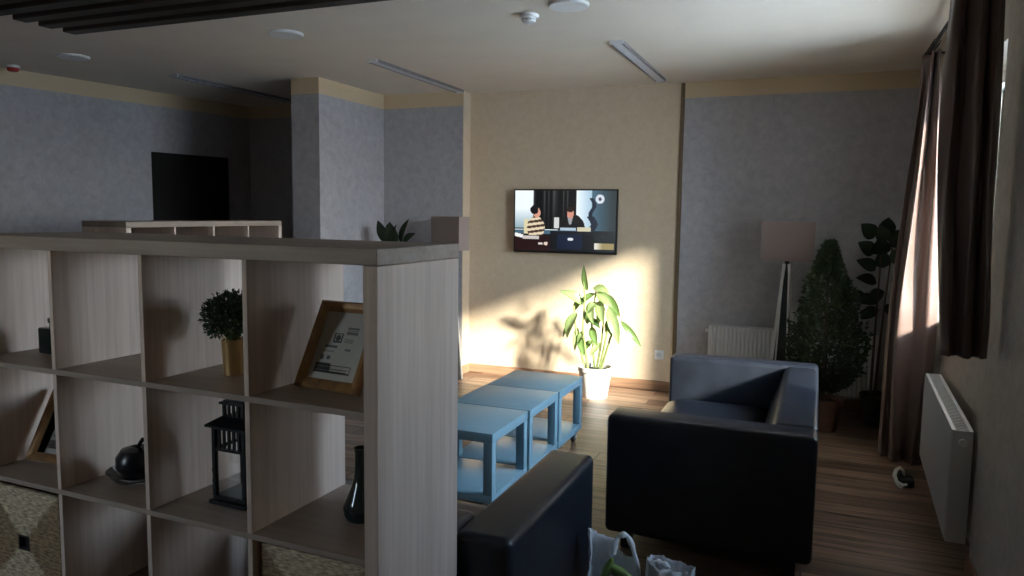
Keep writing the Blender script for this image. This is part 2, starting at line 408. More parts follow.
f.box((BX0, yy0, BZ0), (BX0+.05, yy1, BZ1)).box((BX1-.05, yy0, BZ0), (BX1, yy1, BZ1)).box((BX0+.05, yy0, BZ0), (BX1-.05, yy1, BZ0+.05)).box((BX0+.05, yy0, BZ1-.05), (BX1-.05, yy1, BZ1))
f.build('window_frame', 'frame_white', w2, False)
MB().box((BX0+.05, YB-.123, BZ0+.05), (BX1-.05, YB-.117, BZ1-.05)).build('pane', 'pane', w2, False)
w3 = thing('fill_window_right', None, None); w3['kind'] = 'structure'
f = MB()
f.box((XF0, CY0, CZ0), (XF1, CY0+.05, WZ1)).box((XF0, CY1-.05, CZ0), (XF1, CY1, WZ1)).box((XF0, CY0+.05, CZ0), (XF1, CY1-.05, CZ0+.05)).box((XF0, CY0+.05, WZ1-.05), (XF1, CY1-.05, WZ1))
f.build('window_frame', 'frame_white', w3, False)
MB().box((.927, CY0+.05, CZ0+.05), (.933, CY1-.05, WZ1-.05)).build('pane', 'pane', w3, False)
struct('sun_blocker_outside', MB().box((5.0, -1.9, -.3), (5.3, .15, 6.0)), 'outdoor')   # unseen slab, added to keep direct sun out of the added right window
struct('ground_outside', MB().box((1.02, -30, -.4), (60, 45, -.3)), 'outdoor')

# ------------------------------------------------------------------ cube shelving
S_T, S_P, S_C, S_D, S_TOP, S_DEP = .015, .038, .335, .015, 1.468, .39
ZROW = [S_TOP-S_P-(k+1)*S_C-k*S_T for k in range(4)]   # floor height of each row of cells
XCELL = [-(S_P+k*(S_C+S_T)) for k in range(4)]          # right inner x of each column
def make_shelf(label, loc, rotz):
    t = thing('cube_shelf', label, 'shelf', loc, rotz, 'open cube shelving units')
    L = S_TOP
    MB().box((-L, 0, L-S_P), (0, S_DEP, L), .0015, 1).build('top_panel', 'oakx', t)
    MB().box((-L, 0, 0), (0, S_DEP, S_P), .0015, 1).build('bottom_panel', 'oakx', t)
    for x0 in (-S_P, -L): MB().box((x0, 0, S_P), (x0+S_P, S_DEP, L-S_P-.001), .0015, 1).build('side_panel', 'oakz', t)
    for k in range(3):
        z = ZROW[k]
        MB().box((-L+S_P, .001, z-S_T), (-S_P, S_DEP-.001, z), .0008, 1).build('shelf_board', 'oakx', t)
        for j in range(4):
            x = -(S_P+(k+1)*S_C+k*S_T); zz = ZROW[j]
            MB().box((x-S_T, .001, zz), (x, S_DEP-.001, zz+S_C), .0008, 1).build('divider', 'oakz', t)
    return t
SH = (-.89865, 1.41654); YAW = -.022292
shelf = make_shelf('large pale oak cube shelf in the foreground holding frames, plant and lantern', (SH[0], SH[1], 0), YAW)
shelf2 = dup(shelf, 'pale oak cube shelf further back by the left partition wall, empty cells', (-4.0, 4.90, 0), PI/2)
MB().box((-S_TOP+S_P, S_DEP-.012, S_P), (-S_P, S_DEP-.004, S_TOP-S_P)).build('back_panel', 'skirt_dark', shelf2, False)
def sp(x, d, z=0):   # point in the front shelf's own coordinates
    cy, sy = math.cos(YAW), math.sin(YAW)
    return Vector((SH[0]+x*cy-d*sy, SH[1]+x*sy+d*cy, z))

# ------------------------------------------------------------------ sofas
def make_sofa(label, loc, rotz):
    # local: width along x centred, back at y=0 .. front at y=-D
    W, D, HH, A, B, LEG = 1.74, .895, .645, .18, .18, .09
    t = thing('leather_sofa', label, 'sofa', loc, rotz, 'black leather sofas')
    for sx in (-1, 1):
        x0, x1 = (-W/2, -W/2+A) if sx < 0 else (W/2-A, W/2)
        a = MB().box((x0, -D, LEG), (x1, 0, HH), .028, 4).build('armrest', 'leather', t)
        MB().tube([(x0+.02*0+(.012 if sx < 0 else A-.012), -D+.05, LEG+.02), (x0+(.012 if sx < 0 else A-.012), -.05, LEG+.02)], .004, 6).build('seam', 'leather', a)
    # backrest with a sloping front
    bk = MB(); prof = [(-.0, LEG), (-.30, LEG), (-.27, .40), (-B, HH), (-.0, HH)]
    bk.prism([(-W/2+A, y, z) for y, z in prof], (W-2*A, 0, 0)); bk._bev(list(bk.bm.verts), .026, 4); bk.build('backrest', 'leather', t)
    MB().box((-W/2+A, -D+.03, LEG), (W/2-A, -.28, .27), .015, 3).build('seat_base', 'leather', t)
    # cushion, domed
    cu = MB(); nx, ny = 24, 14; x0, x1, y0, y1 = -W/2+A+.004, W/2-A-.004, -D+.005, -.27
    rows = []
    for j in range(ny+1):
        r = []
        for i in range(nx+1):
            u, v = i/nx, j/ny
            e = min(1, min(u, 1-u)*10)**.5*min(1, min(v, 1-v)*7)**.5
            r.append((x0+u*(x1-x0), y0+v*(y1-y0), .345+.055*e+.02*math.sin(PI*u)*math.sin(PI*v)))
        rows.append(r)
    vs = cu.grid(rows)
    low = [(x0, y0), (x1, y0), (x1, y1), (x0, y1)]
    edge = [vs[0][i] for i in range(nx+1)]+[vs[j][nx] for j in range(1, ny+1)]+[vs[ny][i] for i in range(nx-1, -1, -1)]+[vs[j][0] for j in range(ny-1, 0, -1)]
    bot = [cu.bm.verts.new((v.co.x, v.co.y, .272)) for v in edge]
    for i in range(len(edge)):
        k = (i+1) % len(edge); cu.bm.faces.new((edge[i], edge[k], bot[k], bot[i]))
    cu.bm.faces.new(bot)
    cu.build('seat_cushion', 'leather', t, angle=60)
    for x in (-W/2+.09, W/2-.09):
        for y in (-D+.09, -.09):
            MB().box((x-.025, y-.025, 0), (x+.025, y+.025, LEG), .004, 2).build('leg', 'metal_dark', t)
    return t
sofa = make_sofa('black leather sofa standing side-on by the right wall in front of the floor lamp', (.042, 4.13, 0), -PI/2)
sofa2 = dup(sofa, 'black leather sofa backed against the foreground cube shelf, only its arm showing', (-1.615, 1.848, 0), PI); sofa2.scale.y = .945

# ------------------------------------------------------------------ blue tables
def make_table(label, loc):
    t = thing('side_table', label, 'table', loc, 0, 'blue side tables in a row')
    a = .247
    MB().box((-a, -a, .40), (a, a, .45), .003, 2).build('table_top', 'blue', t)
    for sx in (-1, 1):
        for sy in (-1, 1):
            x, y = sx*(a-.026), sy*(a-.026)
            MB().box((x-.025, y-.025, .125), (x+.025, y+.025, .40), .003, 2).build('leg', 'blue', t)
            x, y = sx*(a-.045), sy*(a-.045)
            cs = MB().box((x-.016, y-.016, .062), (x+.016, y+.016, .085), .003, 1).box((x-.018, y-.02, .03), (x-.014, y+.02, .066)).box((x+.014, y-.02, .03), (x+.018, y+.02, .066)).build('caster', 'steel', t)
            w = MB(); w.lathe([(.0, -.012), (.026, -.012), (.031, -.006), (.031, .006), (.026, .012), (.0, .012)], n=20)
            bmesh.ops.transform(w.bm, matrix=Matrix.Translation((x, y, .031)) @ Matrix.Rotation(PI/2, 4, 'Y'), verts=w.bm.verts)
            w.build('wheel', 'rubber', cs)
    MB().box((-a, -a, .085), (a, a, .125), .003, 2).build('lower_shelf', 'blue', t)
    return t
t1 = make_table('blue square side table nearest the camera in the row of three', (-1.705, 3.60, 0))
dup(t1, 'blue square side table in the middle of the row of three', (-1.695, 4.102, 0))
dup(t1, 'blue square side table furthest back, beside the white plant pot', (-1.688, 4.602, 0))

# ------------------------------------------------------------------ television
def picture_grid(nx, ny, w, h, fn, plane='XZ'):
    """flat sheet of nx by ny faces whose printed colour comes from fn(u right, v down)"""
    bm = bmesh.new(); lay = bm.loops.layers.float_color.new('print')
    vs = [[bm.verts.new(((i/nx-.5)*w, 0, (.5-j/ny)*h)) for i in range(nx+1)] for j in range(ny+1)]
    for j in range(ny):
        for i in range(nx):
            f = bm.faces.new((vs[j][i], vs[j+1][i], vs[j+1][i+1], vs[j][i+1]))
            col = fn((i+.5)/nx, (j+.5)/ny)
            for lp in f.loops: lp[lay] = (col[0]/255, col[1]/255, col[2]/255, 1)
    mb = MB(); mb.bm.free(); mb.bm = bm
    return mb
def mixc(a, b, t): t = max(0, min(1, t)); return tuple(x+(y-x)*t for x, y in zip(a, b))
def tv_picture(u, v):
    col = (14, 15, 18)
    if u < .19 and v < .62: col = mixc((236, 246, 250), (150, 175, 185), (v-.3)/.3)
    elif u < .62 and v < .64:
        st = .5+.5*math.sin(u*95+math.sin(u*37)*2); col = mixc((12, 13, 15), (66, 66, 66), st**3*(1.1-v*1.2))
    elif u < .77 and v < .66: col = mixc((235, 246, 252), (165, 195, 215), (u-.62)/.15)
    elif v < .72: col = mixc((70, 98, 116), (34, 44, 48), (u-.80)/.18)
    if u > .8 and v > .66: col = (24, 30, 34)
    # reading lamp
    if abs(u-.775+.02*math.sin(v*20)) < .02+.015*(v > .42) and .12 < v < .68: col = (28, 36, 52)
    d = math.hypot((u-.845)*1.78, v-.14)
    if d < .075: col = (205, 215, 225)
    if d < .028: col = (70, 60, 80)
    # seated person at the desk
    if ((u-.57)/.135)**2+((v-.62)/.24)**2 < 1 and v < .66: col = (24, 22, 22)
    if abs(u-.56) < .03*(1-(v-.42)/.2) and .42 < v < .56: col = (150, 150, 155)
    if ((u-.562)/.033)**2+((v-.375)/.082)**2 < 1: col = (205, 140, 120)
    if ((u-.56)/.036)**2+((v-.31)/.045)**2 < 1: col = (40, 26, 22)
    if .40 < u < .45 and .44 < v < .62: col = (205, 208, 205)
    # person in striped top
    if .095 < u < .14 and .48 < v < .72: col = (215, 205, 165)
    if ((u-.215)/.09)**2+((v-.62)/.19)**2 < 1 and v < .74: col = (222, 205, 175) if math.sin((v+u*.25)*75) > 0 else (72, 52, 44)
    if ((u-.225)/.036)**2+((v-.37)/.085)**2 < 1: col = (210, 150, 130)
    if ((u-.20)/.044)**2+((v-.32)/.075)**2 < 1 and u < .235: col = (24, 20, 26)
    # desks and papers
    if .36 < u < .93 and .665 < v < .72: col = (22, 24, 30)
    if .46 < u < .62 and .61 < v < .655: col = (170, 190, 205)
    if .63 < u < .76 and .60 < v < .67: col = (205, 198, 170)
    if .43 < u < .68 and .72 < v < .97: col = (18, 30, 52)
    if ((u-.565)/.03)**2+((v-.80)/.022)**2 < 1: col = (215, 220, 225)
    if u < .36 and v > .74: col = (38, 16, 18)
    if abs(v-.735-u*.35) < .03 and u < .09: col = (235, 235, 235)
    if .08 < u < .25 and .75 < v < .81: col = (195, 190, 185)
    if ((u-.32)/.02)**2+((v-.88)/.03)**2 < 1: col = (225, 205, 190)
    if .245 < u < .285 and .865 < v < .90: col = (215, 205, 200)
    if .80 < u < .985 and .86 < v < .96: col = mixc((220, 215, 205), (150, 135, 90), (u-.82)/.06)
    # screen response: displayed value to light
    return tuple(255*((x/255)**2.2) for x in col)
tv = thing('television', 'wall-mounted flat television showing two people at a desk, on the cream wall', 'television', (-2.14, YW, 1.485))
TW, TH = .985, .582
body = MB().box((-TW/2, -.075, -TH/2), (TW/2, -.045, TH/2), .004, 2).box((-.30, -.046, -.17), (.30, -.02, .17), .01, 2).build('housing', 'black_plastic', tv)
MB().box((-.12, -.021, -.11), (.12, 0, .11), .003, 1).build('wall_mount', 'metal_dark', tv)
sc = picture_grid(160, 90, TW-.026, TH-.034, tv_picture).build('screen', 'screen', tv, False); sc.location = (0, -.0757, .004)

# ------------------------------------------------------------------ plants
def leaf_into(mb, base, tip, width, face, tone_in, tone_edge, curl=.15, n=8, fold=.25):
    """one curved blade from base to tip; face = approximate upward normal"""
    lay = mb.bm.loops.layers.float_color.get('tone') or mb.bm.loops.layers.float_color.new('tone')
    base, tip, face = Vector(base), Vector(tip), Vector(face)
    d = tip-base; L = d.length; side = d.cross(face).normalized(); nrm = side.cross(d).normalized()
    rows = []
    for i in range(n+1):
        t = i/n
        c0 = base+d*t+nrm*(curl*L*math.sin(PI*t))
        w = width*.5*(math.sin(PI*min(1, t**.75)))**.8 if 0 < t < 1 else width*.02
        rows.append([c0-side*w+nrm*w*fold, c0-side*w*.45+nrm*w*fold*.35, c0, c0+side*w*.45+nrm*w*fold*.35, c0+side*w+nrm*w*fold])
    vs = [[mb.bm.verts.new(p) for p in r] for r in rows]
    for a, b in zip(vs, vs[1:]):
        for k in range(4):
            f = mb.bm.faces.new((a[k], a[k+1], b[k+1], b[k]))
            for lp in f.loops:
                edge = lp.vert in (a[0], a[4], b[0], b[4])
                lp[lay] = (tone_edge if edge else tone_in)+(1,)
def pot_mesh(r0, r1, h, rim=.012):
    return MB().lathe([(0, 0), (r0, 0), (r0+(r1-r0)*.9, h*.86), (r1+rim*.3, h*.86), (r1+rim*.5, h), (r1-rim*.8, h), (r1-rim*1.4, h*.82), (0, h*.82)], n=36)

# leafy plant in the white pot, lit by the sun
X0, Y0 = -1.705, 6.10
pl = thing('potted_plant', 'tall sunlit plant with pale variegated leaves in a white pot below the television', 'plant', (X0, Y0, 0))
pot_mesh(.105, .145, .265).build('pot', 'pot_white', pl)
MB().lathe([(.13, .215), (.128, .232), (.07, .24), (0, .243)], n=28).build('soil', 'soil', pl)
def pz(px, py, dy=0.): return Vector(((px-596)/116, dy, .27+(366-py)/120))
stems = [[(588, 372), (584, 330), (586, 296), (585, 280)], [(594, 372), (590, 320), (594, 286)], [(600, 372), (606, 330), (609, 300)], [(584, 372), (577, 335), (574, 305)], [(604, 372), (612, 335), (620, 318)], [(596, 372), (600, 340), (601, 312)]]
for k, st in enumerate(stems):
    dy0 = (-.03, .02, .03, -.02, -.03, .04)[k]
    MB().tube([pz(x, y, dy0*(1+i*.6)) if i else Vector((pz(x, y).x*.8, dy0, .235)) for i, (x, y) in enumerate(st)], [.011, .009, .007, .005][:len(st)], 8).build('stem', 'stem_green', pl)
PALE, MID, DRK = (.31, .40, .17), (.16, .26, .075), (.05, .10, .03)
LV = [  # base px, tip px, width, dy base, dy tip, inner, edge
    ((586, 290), (583, 263), .050, 0, -.03, MID, DRK), ((585, 304), (560, 290), .085, -.02, -.08, PALE, MID), ((580, 300), (571, 313), .07, .02, .05, MID, DRK),
    ((578, 312), (570, 338), .10, -.05, -.10, PALE, MID), ((573, 322), (560, 342), .045, 0, .05, DRK, DRK), ((592, 286), (610, 291), .075, 0, -.04, PALE, MID),
    ((597, 290), (614, 304), .08, -.03, -.08, PALE, MID), ((609, 304), (622, 341), .085, -.04, -.09, PALE, MID), ((620, 318), (640, 344), .05, .0, .05, MID, DRK),
    ((594, 292), (580, 305), .06, .0, -.06, MID, DRK), ((590, 300), (596, 322), .07, -.03, -.09, PALE, MID), ((600, 298), (606, 320), .08, -.03, -.10, PALE, MID),
    ((604, 306), (596, 326), .07, .02, .06, MID, DRK), ((588, 318), (603, 326), .06, -.02, -.09, DRK, DRK), ((592, 326), (600, 344), .065, -.02, -.08, MID, DRK),
    ((580, 336), (587, 356), .06, -.02, -.07, MID, DRK), ((577, 328), (576, 352), .05, .0, -.04, PALE, MID), ((592, 340), (584, 352), .05, .0, -.03, MID, DRK),
    ((607, 318), (614, 334), .06, .0, -.06, MID, DRK), ((612, 316), (603, 334), .06, .03, .08, PALE, MID), ((600, 342), (592, 356), .05, .0, -.06, PALE, MID),
    ((604, 292), (617, 316), .075, .04, .09, MID, DRK), ((590, 306), (583, 326), .07, .04, .10, MID, DRK), ((598, 300), (590, 312), .07, -.05, -.09, PALE, PALE),
    ((608, 330), (618, 322), .05, .0, .06, PALE, MID), ((585, 330), (580, 346), .055, -.03, -.06, PALE, MID),
]
for (b, tp, w, d0, d1, ti, te) in LV:
    mb = MB(); fc = Vector((R.uniform(-.4, .4), -.8, .9))
    leaf_into(mb, pz(*b, d0), pz(*tp, d1), w*1.08, fc, ti, te, curl=.12)
    mb.build('leaf', 'leaf', pl, angle=180)

# conical small tree
def conifer(label, loc):
    t = thing('potted_tree', label, 'plant', loc)
    pot_mesh(.10, .135, .24).build('pot', 'pot_brown', t)
    MB().lathe([(.118, .195), (.11, .21), (0, .215)], n=24).build('soil', 'soil', t)
    MB().tube([(0, 0, .2), (.005, 0, .6), (-.005, .005, 1.0), (0, 0, 1.30)], [.018, .014, .009, .004], 8).build('trunk', 'bark', t)
    mb = MB(); rr = random.Random(3)
    TB = [(.26, .03), (.34, .13), (.46, .215), (.62, .24), (.75, .225), (.88, .195), (1.0, .155), (1.1, .12), (1.2, .08), (1.3, .045), (1.39, .0)]
    def rad(z):
        for (a, ra), (b, rb) in zip(TB, TB[1:]):
            if a <= z <= b: return ra+(rb-ra)*(z-a)/(b-a)
        return 0
    for k in range(5600):
        z = .27+1.1*rr.random()**1.1; th = rr.uniform(0, 2*PI); rm = rad(z)
        bump = 1+.16*math.sin(3*th+z*9)+.12*math.sin(7*th-z*15)
        if z < .72 and math.cos(th+.1) > .55: bump += .22
        r = rm*bump*(rr.random()**.35)
        p0 = Vector((r*math.cos(th), r*math.sin(th), z))
        d = Vector((math.cos(th)*rr.uniform(.3, 1), math.sin(th)*rr.uniform(.3, 1), rr.uniform(-.2, 1.1))).normalized()
        leaf_into(mb, p0, p0+d*rr.uniform(.03, .05), rr.uniform(.018, .028), (rr.uniform(-1, 1), rr.uniform(-1, 1), .6), (.05, .078, .03), (.035, .058, .022), n=2)
    fo = mb.build('foliage', 'leaf_dark', t, angle=180)
    return t
conifer('bushy conical dark green potted tree behind the sofa, right of the floor lamp', (.088, 5.86, 0))

def broad_plant(name, label, loc, pot, potmat, stems, leaves, ti, te, mat):
    t = thing(name, label, 'plant', loc)
    pot_mesh(*pot).build('pot', potmat, t)
    MB().lathe([(pot[1]*.86, pot[2]*.79), (pot[1]*.8, pot[2]*.86), (0, pot[2]*.88)], n=24).build('soil', 'soil', t)
    for st in stems:
        MB().tube(st, [.011*(1-.55*i/(len(st)-1)) for i in range(len(st))], 8).build('stem', 'bark', t)
    for (b, tp, w) in leaves:
        mb = MB(); leaf_into(mb, b, tp, w, (R.uniform(-.5, .5), -.7, .8), ti, te, curl=.10, fold=.2)
        mb.build('leaf', mat, t, angle=180)
    return t
# tall plant in the corner, half behind the curtain
G1, G2 = (.022, .042, .018), (.016, .03, .013)
lx = .485; ly = 6.22
lv = []
rr = random.Random(11)
for (px, pz_, ang, ln) in [(-.10, 1.42, 130, .14), (-.03, 1.46, 80, .12), (-.10, 1.30, 140, .14), (.02, 1.36, 60, .15), (-.08, 1.18, 150, .15), (.03, 1.24, 40, .15), (-.06, 1.08, 165, .15),
                            (-.02, 1.40, 110, .13), (-.12, .97, 170, .13), (-.05, .95, 185, .15), (.04, 1.10, 20, .15), (-.02, 1.2, 100, .14), (0, 1.02, 230, .15), (.02, .93, 300, .14), (-.05, 1.30, 95, .14), (.06, 1.33, 50, .14), (-.03, .88, 215, .15), (.05, .98, 350, .15)]:
    a = math.radians(ang); b = Vector((px, rr.uniform(-.06, .08), pz_-.02))
    lv.append((b, b+Vector((math.cos(a)*ln, rr.uniform(-.09, .05), math.sin(a)*ln)), rr.uniform(.11, .14)))
broad_plant('rubber_plant', 'tall dark broad-leaved plant in the back right corner, partly behind the curtain', (lx, ly, 0), (.10, .13, .22), 'pot_dark',
            [[(-.06, 0, .19), (-.055, 0, .55), (-.05, 0, .9), (-.04, 0, 1.42)], [(-.03, .02, .19), (-.01, .02, .7), (.03, .02, 1.33)]], lv, G1, G2, 'leaf_dark')
# plant behind the shelf at the left of the cream wall
PB = Vector((-3.62, 6.0, 0))
def q(px, z, dy=0): return Vector(((px-390)/108, dy, z))
broad_plant('leafy_plant', 'dark leafy plant whose tips show above the foreground shelf beside the lamp', PB, (.12, .15, .30), 'pot_dark',
            [[(0, 0, .26), (0, 0, .8), (-.02, 0, 1.25)], [(.03, .03, .26), (.05, .03, .8), (.09, .02, 1.22)], [(-.03, -.02, .26), (-.06, 0, .8), (-.08, 0, 1.2)]],
            [(q(383, 1.26), q(371, 1.47), .10), (q(390, 1.25), q(388, 1.46, -.05), .13), (q(396, 1.25, .03), q(407, 1.49), .09), (q(400, 1.25), q(416, 1.36, -.03), .10), (q(386, 1.25, .04), q(379, 1.44, .05), .12),
             (q(394, 1.25), q(398, 1.44, -.08), .12), (q(384, 1.15), q(368, 1.25), .11), (q(396, 1.12), q(412, 1.22), .11), (q(390, 1.05), q(380, 1.15, -.15), .11), (q(390, .95), q(404, 1.0, -.12), .11)],
            (.03, .05, .022), (.02, .035, .016), 'leaf_dark')

# ------------------------------------------------------------------ floor lamps
def make_lamp(label, loc):
    t = thing('floor_lamp', label, 'lamp', loc, 0, 'floor lamps with box shades')
    w, d, z0, z1, th = .193, .065, 1.21, 1.515, .004
    sh = MB()
    sh.box((-w, -d, z0), (w, -d+th, z1)).box((-w, d-th, z0), (w, d, z1)).box((-w, -d+th, z0), (-w+th, d-th, z1)).box((w-th, -d+th, z0), (w, d-th, z1))
    sh.build('lamp_shade', 'shade', t, False)
    MB().lathe([(0, 1.17), (.018, 1.17), (.018, 1.27), (.012, 1.30), (0, 1.30)], n=16).box((-w+th, -.004, 1.245), (w-th, .004, 1.252)).build('lamp_holder', 'metal_dark', t)
    MB().lathe([(0, 1.29), (.014, 1.30), (.03, 1.36), (.022, 1.405), (0, 1.415)], n=16).build('bulb', 'white_plastic', t)
    for k, a in enumerate((-.12, 2*PI/3-.25, 4*PI/3+.1)):
        m4 = Matrix.Rotation(a, 4, 'Z')
        wt, wb, yb = .016, .05, -.10
        def P3(x, y, z): return m4 @ Vector((x, y, z))
        e = Vector((0, 0, 0)); off = m4 @ Vector((0, .014, 0))
        lg = MB().prism([P3(-wt, -.012, 1.185), P3(wt, -.012, 1.185), P3(wb, yb, 0), P3(-wb, yb, 0)], off).build('leg', 'pot_dark', t, False)
        for sx in (-1, 1):
            MB().obox(P3(sx*(wt+.003), -.012, 1.187), P3(sx*(wb+.003), yb, .003), .011, .024, up=m4 @ Vector((0, 1, 0))).build('metal_edge', 'steel', lg)
    return t
l1 = make_lamp('floor lamp with taupe box shade behind the right-hand sofa', (-.215, 6.22, 0))
l2 = dup(l1, 'floor lamp with taupe box shade just above the end of the foreground shelf', (-3.135, 6.18, 0), -.38)

# ------------------------------------------------------------------ radiators
def make_radiator(label, loc, rotz, L, valve_side):
    """local: x along wall 0..L, wall at y=0, front at y=-0.1, standing on two short feet"""
    t = thing('radiator', label, 'radiator', loc, rotz, 'white panel radiators')
    z0, z1, d = .12, .63, .10
    # ribbed front panel
    fp = MB(); rows = []; n = max(8, int(L/.033)); lo, hi = [], []
    pts = [(0, -.012)]
    for i in range(n):
        x = L*i/n; w = L/n
        pts += [(x+.1*w, -d+.009), (x+.35*w, -d), (x+.75*w, -d), (x+.95*w, -d+.009)]
    rows = [[(x, y, z) for (x, y) in [(0.001, -d+.016)]+pts[1:]+[(L-.001, -d+.016)]] for z in (z0+.012, z0+.03, z1-.03, z1-.008)]
    fp.grid(rows); fp.box((.001, -d+.016, z0+.012), (L-.001, -d+.026, z1-.008)).build('front_panel', 'white', t, angle=20)
    MB().box((0.02, -.03, z0+.012), (L-.02, -.018, z1-.01), .002, 1).build('rear_panel', 'white', t)
    for x in (-.002, L-.006): MB().box((x, -d+.004, z0), (x+.008, -.014, z1), .003, 2).build('side_cover', 'white', t)
    g = MB(); g.box((0, -d+.004, z1-.006), (L, -d+.018, z1)).box((0, -.028, z1-.006), (L, -.014, z1))
    k = int(L/.03)
    for i in range(k+1):
        x = L*i/k; g.box((max(0, x-.004), -d+.018, z1-.006), (min(L, x+.004), -.028, z1-.002))
    g.build('top_grille', 'white', t, False)
    for x in (.2, L-.2): MB().box((x-.02, -.022, z1-.16), (x+.02, .0125, z1-.06), .002, 1).box((x-.02, -.022, z0+.06), (x+.02, .0125, z0+.12), .002, 1).build('wall_mount', 'white', t)
    v = MB(); xs = -.002 if valve_side < 0 else L+.002
    v.tube([(xs, -.055, z1-.05), (xs+valve_side*.014, -.055, z1-.05)], .012, 12).tube([(xs+valve_side*.014, -.055, z1-.05), (xs+valve_side*.03, -.055, z1-.05)], .018, 8)
    v.build('vent_plug', 'white_plastic', t)
    return t
make_radiator('long white ribbed radiator against the back wall behind lamp and tree', (-.82, YW-.02, 0), 0, 1.30, -1)
make_radiator('white panel radiator on the right wall below the window', (.732, 5.03, 0), -PI/2-math.radians(2.1), 1.32, 1)

# ------------------------------------------------------------------ curtains
def catmull(pts, n):
    P = [Vector(p) for p in pts]; P = [P[0]*2-P[1]]+P+[P[-1]*2-P[-2]]; out = []
    k = len(P)-3
    for i in range(n+1):
        t = i/n*k; j = min(int(t), k-1); u = t-j
        a, b, c_, d = P[j:j+4]
        out.append(.5*((2*b)+(-a+c_)*u+(2*a-5*b+4*c_-d)*u*u+(-a+3*b-3*c_+d)*u**3))
    return out
def make_curtain(label, levels, nu=90, nv=40, wob=.004):
    """levels: list of (z, [(x,y),...]) from top to bottom, every list the same length"""
    cols = []
    paths = [catmull([(x, y, z) for x, y in pts], nu) for z, pts in levels]
    rows = []
    for i in range(nv+1):
        t = i/nv
        rows.append(t)
    colsv = [catmull([pp[u] for pp in paths], nv) for u in range(nu+1)]
    mb = MB(); g = []
    for i in range(nv+1):
        g.append([colsv[u][i]+Vector((wob*math.sin(u*.33+i*.27), wob*math.sin(u*.21-i*.4), 0)) for u in range(nu+1)])
    mb.grid(g)
    t = thing('curtain', label, 'curtain', (0, 0, 0), 0, 'taupe curtains at the window')
    o = mb.build('curtain_cloth', 'curtain', t, angle=180)
    md = o.modifiers.new('thickness', 'SOLIDIFY'); md.thickness = .003
    # hem along the bottom
    hm = MB(); hm.tube([p+Vector((0, 0, .002)) for p in g[-1]], .004, 6); hm.build('hem', 'curtain', t)
    return t, g
ROD = (.585, 2.585)
lv1 = [
    (2.555, [(.575, 5.43), (.545, 5.36), (.60, 5.33), (.58, 5.20), (.60, 5.30), (.615, 5.19), (.635, 5.27)]),
    (2.20, [(.555, 5.43), (.53, 5.34), (.57, 5.34), (.565, 5.20), (.60, 5.30), (.625, 5.19), (.655, 5.27)]),
    (1.60, [(.492, 5.42), (.487, 5.33), (.515, 5.345), (.53, 5.215), (.585, 5.29), (.645, 5.205), (.69, 5.26)]),
    (.85, [(.447, 5.42), (.445, 5.33), (.48, 5.33), (.49, 5.23), (.585, 5.26), (.645, 5.215), (.71, 5.25)]),
    (.012, [(.44, 5.42), (.445, 5.31), (.485, 5.33), (.505, 5.22), (.575, 5.26), (.62, 5.19), (.67, 5.22)]),
]
make_curtain('long taupe curtain reaching the floor at the far side of the window, partly sunlit', lv1)
lv2 = [
    (2.555, [(.437, 3.48), (.465, 3.42), (.50, 3.48), (.535, 3.40), (.565, 3.48), (.595, 3.42), (.618, 3.46)]),
    (2.0, [(.430, 3.47), (.46, 3.42), (.50, 3.48), (.54, 3.39), (.575, 3.48), (.60, 3.42), (.626, 3.46)]),
    (1.45, [(.448, 3.46), (.475, 3.42), (.515, 3.48), (.55, 3.39), (.585, 3.48), (.615, 3.42), (.637, 3.46)]),
    (1.0, [(.49, 3.46), (.51, 3.42), (.54, 3.47), (.57, 3.40), (.60, 3.47), (.625, 3.42), (.643, 3.45)]),
]
make_curtain('short dark taupe curtain bunched at the near side of the window, ending above the radiator', lv2)
rod = thing('curtain_rod', 'dark metal curtain rod above the window on the right wall', 'curtain rod', (0, 0, 0))
MB().tube([(ROD[0], 3.05, ROD[1]), (ROD[0], 5.50, ROD[1])], .011, 14).build('pole', 'metal_dark', rod)
for y in (3.05, 5.50): MB().sphere((ROD[0], y, ROD[1]), .02).build('finial', 'metal_dark', rod)
for y in (3.16, 4.35, 5.46): MB().tube([(XR if y < 3.6 or y > 5.3 else XN, y, ROD[1]-.0), (ROD[0], y, ROD[1])], .007, 8).build('bracket', 'metal_dark', rod)
for y in [5.43, 5.36, 5.30, 5.22, 5.16, 5.10, 3.52, 3.47, 3.41, 3.36]:
    mb = MB(); k = 18
    mb.tube([(ROD[0]+.019*math.cos(2*PI*i/k), y, ROD[1]-.006+.019*math.sin(2*PI*i/k)) for i in range(k+1)], .0022, 6); mb.build('ring', 'metal_dark', rod)

